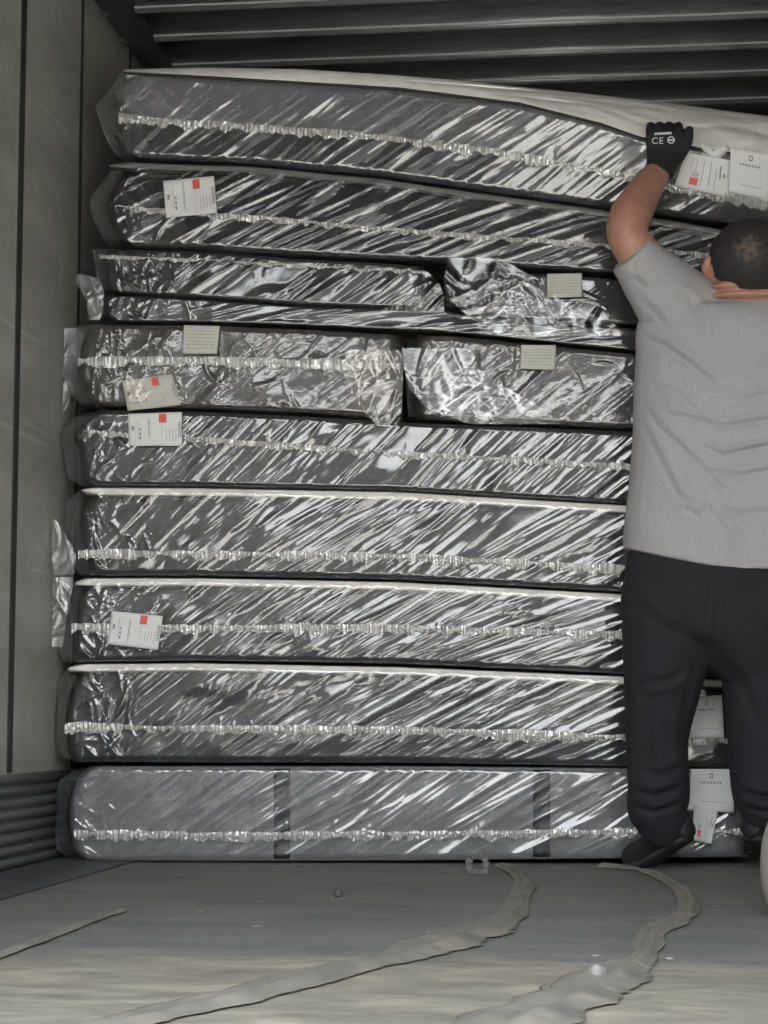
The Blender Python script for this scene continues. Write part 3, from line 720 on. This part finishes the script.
# hair: clipped short, thin at the crown
def hair_mat():
    m = bpy.data.materials.new('short_dark_hair'); m.use_nodes = True; t = m.node_tree; b = t.nodes['Principled BSDF']; b.inputs['Roughness'].default_value = .8
    tcn = t.nodes.new('ShaderNodeTexCoord'); c = q3(749, 246, .40)
    ds = t.nodes.new('ShaderNodeVectorMath'); ds.operation = 'DISTANCE'; ds.inputs[1].default_value = tuple(c)
    nz = t.nodes.new('ShaderNodeTexNoise'); nz.inputs['Scale'].default_value = 70; nz.inputs['Detail'].default_value = 5
    t.links.new(tcn.outputs['Object'], ds.inputs[0]); t.links.new(tcn.outputs['Object'], nz.inputs[0])
    a = t.nodes.new('ShaderNodeMath'); a.operation = 'MULTIPLY_ADD'; a.inputs[1].default_value = .11; t.links.new(nz.outputs['Fac'], a.inputs[0]); t.links.new(ds.outputs['Value'], a.inputs[2])
    r = t.nodes.new('ShaderNodeValToRGB'); e = r.color_ramp.elements
    e[0].position = .055; e[0].color = (.12, .085, .065, 1); e[1].position = .100; e[1].color = (.022, .019, .020, 1)
    t.links.new(a.outputs[0], r.inputs[0]); t.links.new(r.outputs[0], b.inputs['Base Color']); return m
def hair():
    V, Fc = ball((0, 0, 0), (1, 1, 1), 44, (np.array([1., 0, 0]), np.array([0, 1., 0]), np.array([0, 0, 1.])))
    V = np.array(V); g = np.random.default_rng(1)
    keep = (V[:, 2] > -.74 + .12 * np.abs(V[:, 0])) & (V[:, 1] > -.55) & ~((np.abs(V[:, 0]) > .88) & (V[:, 2] < -.1) & (V[:, 1] < .25))
    W = np.array([hp(*(p * np.array([.111, .118, .104]) * (1 + .008 * g.standard_normal()))) for p in V])
    faces = [f for f in Fc if all(keep[i] for i in f)]
    o = link('hair', pymesh(W, faces), hair_mat(), man)
    bm = bmesh.new(); bm.from_mesh(o.data); bmesh.ops.delete(bm, geom=[v for v in bm.verts if not v.link_faces], context='VERTS'); bmesh.ops.remove_doubles(bm, verts=bm.verts, dist=1e-5); bmesh.ops.recalc_face_normals(bm, faces=bm.faces); bm.to_mesh(o.data); bm.free()
    s = o.modifiers.new('t', 'SOLIDIFY'); s.thickness = .012; s.offset = -1
hair()
# t-shirt
def sleeve(mx=lambda x: x):
    p = [q3(mx(631), 254, .32), q3(mx(640), 264, .31), q3(mx(655), 281, .285), q3(mx(680), 308, .25), q3(mx(712), 335, .22)]
    return tube(p, [.064, .072, .088, .110, .12], [.066, .07, .08, .095, .10], cap=False)
rows = [(303, 690, 812), (314, 664, 838), (330, 640, 858), (360, 638, 858), (400, 636, 853), (450, 635, 848), (500, 631, 843), (540, 627, 838), (563, 627, 837)]
torso = tube([q3((a + b) / 2, y, .235) for y, a, b in rows], [(b - a) / 2 / 373 for y, a, b in rows], [.085, .115, .14, .155, .165, .175, .18, .18, .18], 40, cap=False)
folds = [([(640, 337), (665, 346), (690, 364), (720, 389)], 3.2, .010), ([(655, 413), (690, 418), (720, 427), (768, 420), (810, 405)], 3, .007),
    ([(697, 443), (722, 455), (768, 446), (800, 430)], 2.6, .009), ([(640, 400), (660, 428), (684, 450), (715, 482), (740, 505)], 3.2, .007), ([(638, 415), (655, 450), (675, 490), (700, 518)], 3.4, .005),
    ([(705, 470), (740, 476), (790, 466)], 2.8, .006), ([(680, 507), (702, 516)], 2.4, .005), ([(712, 508), (745, 512), (800, 506)], 3, .005), ([(700, 500), (720, 520), (742, 540)], 3, .005),
    ([(700, 398), (740, 402), (790, 388)], 3.2, .005), ([(715, 368), (750, 372), (800, 360)], 4, .004), ([(672, 290), (690, 299), (700, 318), (702, 345)], 3.5, .006), ([(640, 300), (655, 312), (668, 330)], 3.5, .006), ([(632, 275), (648, 290)], 3, .005),
    ([(650, 380), (680, 396), (705, 420)], 3.2, .005)]
Hs = pathmap(folds, 590, 220, 320, 380) + .0025 * smooth_noise((380, 320), 26, 5)
def hem(co_, no_, x, y):
    k = np.clip((y - 500) / 60, 0, 1); tgt = np.clip((x - 626) / 120, 0, 1)
    co_ = co_.copy(); co_[:, 2] += k * (.030 - .058 * np.sin(tgt * math.pi / 2)); return co_
fuse('tshirt', [torso, sleeve(), sleeve(MX)], SHIRT, man, .005, 3, fold_disp(Hs, 590, 220, hem))
# trousers
tr = [tube([q3(732, 540, .235), q3(730, 580, .235), q3(726, 620, .235), q3(720, 650, .235), q3(708, 668, .235)], [.262, .274, .276, .255, .10], [.155, .17, .165, .14, .07], 40, cap=False),
    tube([q3(672, 600, .24), q3(668, 640, .24), q3(662, 690, .235), q3(657, 740, .235), q3(659, 785, .235), q3(658, 808, .23), q3(663, 823, .225), q3(660, 836, .21)], [.125, .120, .099, .081, .080, .079, .066, .060], [.135, .13, .115, .10, .09, .085, .07, .06], cap=False),
    tube([q3(776, 600, .24), q3(768, 640, .24), q3(766, 690, .235), q3(764, 740, .235), q3(765, 790, .235), q3(768, 810, .23), q3(768, 826, .225)], [.125, .130, .112, .094, .086, .072, .060], [.135, .13, .115, .10, .09, .085, .065], cap=False)]
pf = [([(690, 668), (668, 680), (640, 684)], 4, .008), ([(700, 652), (690, 690), (684, 720)], 4, .006), ([(632, 790), (655, 796), (684, 786)], 3.4, .010), ([(630, 806), (655, 812), (686, 802)], 3, .010), ([(640, 770), (662, 776), (686, 764)], 3.5, .006),
    ([(735, 790), (765, 798), (795, 788)], 3.4, .010), ([(738, 806), (765, 812), (795, 804)], 3, .010), ([(720, 660), (745, 690), (760, 730)], 5, .006), ([(632, 600), (660, 625), (690, 640)], 6, .006), ([(712, 580), (710, 620), (708, 650)], 4, .006), ([(650, 700), (645, 740), (650, 770)], 5, .005)]
Hp = pathmap(pf, 600, 520, 280, 330) + .003 * smooth_noise((330, 280), 22, 8)
def feet(co_, no_, x, y):
    co_ = co_.copy(); co_[:, 2] = np.maximum(co_[:, 2], .02); return co_
fuse('trousers', tr, PANTS, man, .006, 3, fold_disp(Hp, 600, 520, feet))
# shoes on tiptoe, soles on the floor at the toes
def shoe(pts, sole):
    P_ = [q3(*p) for p in pts]
    r = [tube(P_, [.030, .036, .038, .040, .036, .024], [.036, .036, .033, .028, .024, .018]), tube([q3(pts[1][0] + (-6 if sole > 0 else 6), 816, .225), P_[1]], [.042, .040], [.045, .042])]
    o = fuse('shoe', r, SHOE, man, .004, 3, lambda c, n: np.stack([c[:, 0], c[:, 1], np.maximum(c[:, 2], .004)], 1))
    S_ = [p + np.array([0, 0, -.030]) for p in P_]
    for p in S_: p[2] = max(p[2], .007)
    s = fuse('sole', [tube(S_, [.032, .038, .040, .043, .034, .016], [.010] * 6, side=np.array([0, 0, 1.]))], SOLE, o, .004, 2, lambda c, n: np.stack([c[:, 0], c[:, 1], np.maximum(c[:, 2], .001)], 1))
shoe([(688, 826, .25), (680, 831, .235), (664, 841, .20), (648, 851, .16), (634, 857, .13), (626, 859, .11)], 1)
shoe([(750, 825, .25), (757, 830, .235), (772, 841, .20), (785, 850, .16), (797, 856, .13), (804, 858, .11)], -1)
# gloved hands: palm, four fingers curled over the mattress edge, thumb at the side
def hand(mx=lambda x: x, prints=True):
    H_ = lambda x, y, o: q3(mx(x), y, o)
    pr = [tube([H_(659, 174, .198), H_(661, 166, .190), H_(665, 152, .178), H_(666, 140, .176), H_(666, 133, .172)], [.039, .041, .052, .055, .050], [.030, .028, .024, .022, .018])]
    for fx, r_, ln in ((650.5, .0120, .9), (659.5, .0130, 1.0), (669, .0130, 1.05), (678.5, .0122, .95)):
        pr.append(tube([H_(fx + .5, 142, .176), H_(fx, 131.5, .174), H_(fx, 127.5, .155), H_(fx, 126.5, .130), H_(fx, 126, .108), H_(fx + .5, 127.5, .094)], [r_ * 1.05, r_ * 1.1, r_, r_, r_ * .95, r_ * .8], [r_ * 1.1, r_ * 1.1, r_, r_, r_ * .95, r_ * .8], 14))
    pr.append(tube([H_(676, 160, .175), H_(684, 148, .178), H_(688, 138, .176), H_(689.5, 128, .168)], [.018, .0165, .014, .011], [.018, .016, .0135, .011], 14))
    o = fuse('glove', pr, GLOVE, man, .0028, 4)
    if prints:
        def flat(V, Fc, nm):
            me = pymesh(V, Fc); ob = link(nm, me, PRINT, o, False); s = ob.modifiers.new('t', 'SOLIDIFY'); s.thickness = .0008; return ob
        Z0 = .2015
        def at(x, y): return H_(x, y, Z0)
        # maker's line of tiny capitals above the mark
        cu = bpy.data.curves.new('ce_mark', 'FONT'); cu.body = 'CE'; cu.size = .025; cu.extrude = .0005; cu.space_character = 1.15; cu.align_x = 'CENTER'; cu.align_y = 'CENTER'
        to = bpy.data.objects.new('tmp', cu); C.objects.link(to); dg = bpy.context.evaluated_depsgraph_get(); dg.update()
        nm = bpy.data.meshes.new_from_object(to.evaluated_get(dg)); bpy.data.objects.remove(to)
        c = at(657.5, 141); up_ = np.cross(nax, uax) * -1; up_ = np.array([0, 0, 1.])
        M = Matrix(((uax[0], up_[0], nax[0], c[0]), (uax[1], up_[1], nax[1], c[1]), (uax[2], up_[2], nax[2], c[2]), (0, 0, 0, 1)))
        nm.transform(M); nm.materials.clear(); link('printed_mark', nm, PRINT, o, False)
        V = []; Fc = []; n = 20; cc = (671, 140)
        for i in range(n):
            a = 2 * math.pi * i / n
            V.append(at(cc[0] + 3.7 * math.cos(a), cc[1] + 3.7 * math.sin(a))); V.append(at(cc[0] + 2.7 * math.cos(a), cc[1] + 2.7 * math.sin(a)))
        Fc = [[2 * i, 2 * ((i + 1) % n), 2 * ((i + 1) % n) + 1, 2 * i + 1] for i in range(n)]
        b = len(V); V += [at(668.1, 139.4), at(673.9, 139.4), at(673.9, 140.8), at(668.1, 140.8)]; Fc.append([b, b + 1, b + 2, b + 3])
        flat(V, Fc, 'printed_ring')
        V = []; Fc = []
        for i in range(8):
            x = 654.5 + i * 2.15; y = 134 - i * .12; b = len(V); V += [at(x, y - 1.2), at(x + 1.8, y - 1.3), at(x + 1.8, y + 1.0), at(x, y + 1.1)]; Fc.append([b, b + 1, b + 2, b + 3])
        flat(V, Fc, 'printed_line')
hand(); hand(MX, False)

# ------------------------------------------------------------------ things on the floor
def dusty(name, c0, c1, tr=.25):
    m = bpy.data.materials.new(name); m.use_nodes = True; t = m.node_tree; b = t.nodes['Principled BSDF']; b.inputs['Roughness'].default_value = .55
    tcn = t.nodes.new('ShaderNodeTexCoord'); nz = t.nodes.new('ShaderNodeTexNoise'); nz.inputs['Scale'].default_value = 9; nz.inputs['Detail'].default_value = 8
    t.links.new(tcn.outputs['Object'], nz.inputs[0]); r = t.nodes.new('ShaderNodeValToRGB'); e = r.color_ramp.elements
    e[0].position = .35; e[0].color = (*c0, 1); e[1].position = .7; e[1].color = (*c1, 1); t.links.new(nz.outputs['Fac'], r.inputs[0]); t.links.new(r.outputs[0], b.inputs['Base Color'])
    x = t.nodes.new('ShaderNodeBsdfTransparent'); mx = t.nodes.new('ShaderNodeMixShader'); mx.inputs[0].default_value = 1 - tr
    t.links.new(x.outputs[0], mx.inputs[1]); t.links.new(b.outputs[0], mx.inputs[2]); t.links.new(mx.outputs[0], t.nodes['Material Output'].inputs[0]); return m
DUSTY = dusty('dusty_plastic_sheet', (.15, .143, .125), (.25, .232, .19), .2)
SHEET = dusty('dusty_thin_sheet', (.17, .165, .15), (.26, .245, .21), .45)
def catmull(pts, n):
    p = np.array(pts, float); ts = np.linspace(0, len(p) - 1, n); o = []
    for t_ in ts:
        i = min(int(t_), len(p) - 2); u = t_ - i; a, b, c, d = p[max(i - 1, 0)], p[i], p[i + 1], p[min(i + 2, len(p) - 1)]
        o.append(.5 * (2 * b + (c - a) * u + (2 * a - 5 * b + 4 * c - d) * u * u + (3 * b - 3 * c + d - a) * u ** 3))
    return np.array(o)
def ribbon(pts, wpx, h, label, seed, n=220, m=14):
    """a rumpled fold of plastic film lying on the floor; pts = image points on the floor, wpx = widths"""
    c = catmull(pts, n); wv = np.interp(np.linspace(0, len(pts) - 1, n), range(len(pts)), wpx)
    G3 = onz(c[:, 0], c[:, 1]); tan = np.gradient(G3, axis=0); tan /= np.linalg.norm(tan, axis=1)[:, None] + 1e-9
    sd = np.stack([tan[:, 1], -tan[:, 0], 0 * tan[:, 0]], 1)
    g = np.random.default_rng(seed); wob = np.convolve(g.standard_normal(n + 24), np.ones(9) / 9, 'same')[12:-12]
    G = np.zeros((m, n, 3))
    N = smooth_noise((m, n), 5, seed)
    for j in range(m):
        q = j / (m - 1) * 2 - 1
        wd = wv * .5 * (1 + .35 * wob)
        prof = math.exp(-((q + .35) / .28) ** 2) + .6 * math.exp(-((q - .45) / .3) ** 2)
        z = h * prof * (1 + .6 * wob) * (1 - q ** 4) + .003 + .0015 * np.abs(N[j]) * (1 - q ** 2)
        G[j] = G3 + sd * (wd * q)[:, None]; G[j][:, 2] = np.maximum(z, .0015)
    o = link('dusty_plastic_film', grid_mesh(G), DUSTY); tag(o, label, 'plastic film'); s = o.modifiers.new('t', 'SOLIDIFY'); s.thickness = .001; s.offset = 1
    return o
ribbon([(500, 867), (516, 874), (524, 886), (518, 900), (512, 914), (492, 926), (462, 936), (430, 948), (395, 960), (345, 970), (290, 984), (230, 1000), (165, 1014), (90, 1034)],
       [.03, .04, .05, .06, .06, .10, .14, .12, .09, .09, .09, .10, .10, .1], .009, 'rumpled ridge of dusty film winding from mid stack base toward the lower left', 3)
ribbon([(600, 868), (640, 872), (668, 883), (686, 897), (688, 912), (672, 924), (652, 934), (647, 950), (640, 962), (622, 970), (600, 984), (570, 1000), (530, 1016), (490, 1036)],
       [.02, .02, .03, .04, .05, .06, .05, .04, .05, .09, .12, .13, .13, .12], .010, 'rumpled ridge of dusty film curving from the shoe at right down to the bottom edge', 4)
ribbon([(122, 912), (85, 924), (45, 940), (5, 955), (-40, 972)], [.02, .03, .03, .03, .03], .004, 'faint straight film edge on the floor near the left wall', 6, 90)
# thin dark strip on the floor along the left wall
xe = float(onz(0, 901)[0])
pl = struct(link('trim_4', join_meshes([box_vf(XL + .006, xe, YD + .02, YB - .05, .0005, .004)]), mat('dark_floor_strip', (.07, .07, .072), .6, .2, noise=(3, .3, (3, .5, 1))), None, False))
# scraps and chips
def rock(x, y, r, label, m, seed, cat='debris', flat=.5):
    c = onz(x, y); g = np.random.default_rng(seed); V, Fc = ball((0, 0, 0), (r, r * .8, r * flat), 8, (np.array([1., 0, 0]), np.array([0, 1., 0]), np.array([0, 0, 1.])))
    V = [np.array(v) * (1 + .22 * math.sin(v[0] / r * 3 + seed) * math.cos(v[1] / r * 4 + seed)) + c + np.array([0, 0, r * flat * .8]) for v in V]
    for v in V: v[2] = max(v[2], .0005)
    o = link('debris_chip', pymesh(V, Fc), m); bm = bmesh.new(); bm.from_mesh(o.data); bmesh.ops.remove_doubles(bm, verts=bm.verts, dist=1e-6); bm.to_mesh(o.data); bm.free()
    tag(o, label, cat); return o
CHIP = mat('pale_chip', (.19, .185, .17), .7); DCHIP = mat('dark_chip', (.07, .065, .06), .8)
rock(338, 897, .011, 'small dark grey lump alone on the floor below the middle of the stack', DCHIP, 1, flat=.8)
rock(199, 913, .008, 'pale flat chip on the grey floor left of the dark lump', CHIP, 2, flat=.25)
rock(256, 927, .010, 'pale elongated chip on the floor between left wall and dark lump', CHIP, 3, flat=.2)
rock(669, 960, .009, 'white chip on the floor right of the curving film ridge', CHIP, 4, flat=.3)
rock(596, 957, .008, 'pale chip lying between the two winding film ridges', CHIP, 5, flat=.3)
rock(749, 853, .008, 'white speck beside the right shoe near the stack base', CHIP, 6, flat=.4)
rock(546, 991, .010, 'dark chip on the sandy dirt just left of the right film ridge', DCHIP, 7, flat=.5)
rock(597, 980, .014, 'cream chip resting on top of the right film ridge bend', CHIP, 8, flat=.9)
# twisted end of film poking out under the stack
def scrap():
    c0 = onz(478, 876)
    k = catmull([(469, 869), (470, 878), (477, 884), (485, 880), (486, 870), (482, 863)], 60)
    g = np.random.default_rng(2); V = []; Fc = []; sg = 8
    base = onz(k[:, 0], np.full(60, 874.0)); tan = np.gradient(base, axis=0)
    for i in range(60):
        z = max(.006, (878 - k[i, 1]) / 365 * 1.0 + .012); r = .006 + .003 * math.sin(i * .9) + .002 * g.random()
        p = base[i] + np.array([0, -.02 * math.sin(i / 59 * math.pi), z])
        for a in range(sg):
            q = a * 2 * math.pi / sg; v = p + np.array([math.cos(q) * r, math.sin(q) * r * .6, math.sin(q) * r]); v[2] = max(v[2], .001); V.append(v)
    for i in range(59):
        for a in range(sg): Fc.append([i * sg + a, i * sg + (a + 1) % sg, (i + 1) * sg + (a + 1) % sg, (i + 1) * sg + a])
    Fc += [list(range(sg))[::-1], [59 * sg + a for a in range(sg)]]
    o = link('twisted_film_scrap', pymesh(V, Fc), mat('grey_scrap', (.10, .098, .09), .6)); tag(o, 'twisted grey scrap of film curling up at the foot of the lowest mattress', 'plastic scrap')
scrap()
# rounded pale container at the right edge
def jug():
    cx, cy = 817, 917; b = onz(cx, cy); 
    sc = 2000 / float((b - CAM) @ fwd)
    prof = [(0.0, .0), (.070, .0), (.085, .008), (.098, .03), (.106, .07), (.108, .12), (.104, .17), (.092, .215), (.07, .245), (.04, .262), (.026, .268), (.026, .285), (.0, .285)]
    t = thing('plastic_jug', 'pale rounded plastic container standing at the right edge beyond the shoe', 'container', (b[0], b[1], 0))
    def lathe(pr, m, nm, par):
        V = []; Fc = []; sg = 48
        for r_, z in pr:
            for a in range(sg): V.append(b + np.array([r_ * math.cos(a * 2 * math.pi / sg), r_ * math.sin(a * 2 * math.pi / sg), z * .84]))
        for i in range(len(pr) - 1):
            for a in range(sg): Fc.append([i * sg + a, i * sg + (a + 1) % sg, (i + 1) * sg + (a + 1) % sg, (i + 1) * sg + a])
        me = pymesh(V, Fc); bm = bmesh.new(); bm.from_mesh(me); bmesh.ops.remove_doubles(bm, verts=bm.verts, dist=1e-6); bmesh.ops.recalc_face_normals(bm, faces=bm.faces); bm.to_mesh(me); bm.free()
        return link(nm, me, m, par)
    lathe(prof, JUG, 'body', t); lathe([(0, .278), (.031, .278), (.031, .305), (.028, .309), (0, .309)], JUG, 'cap', t)
jug()
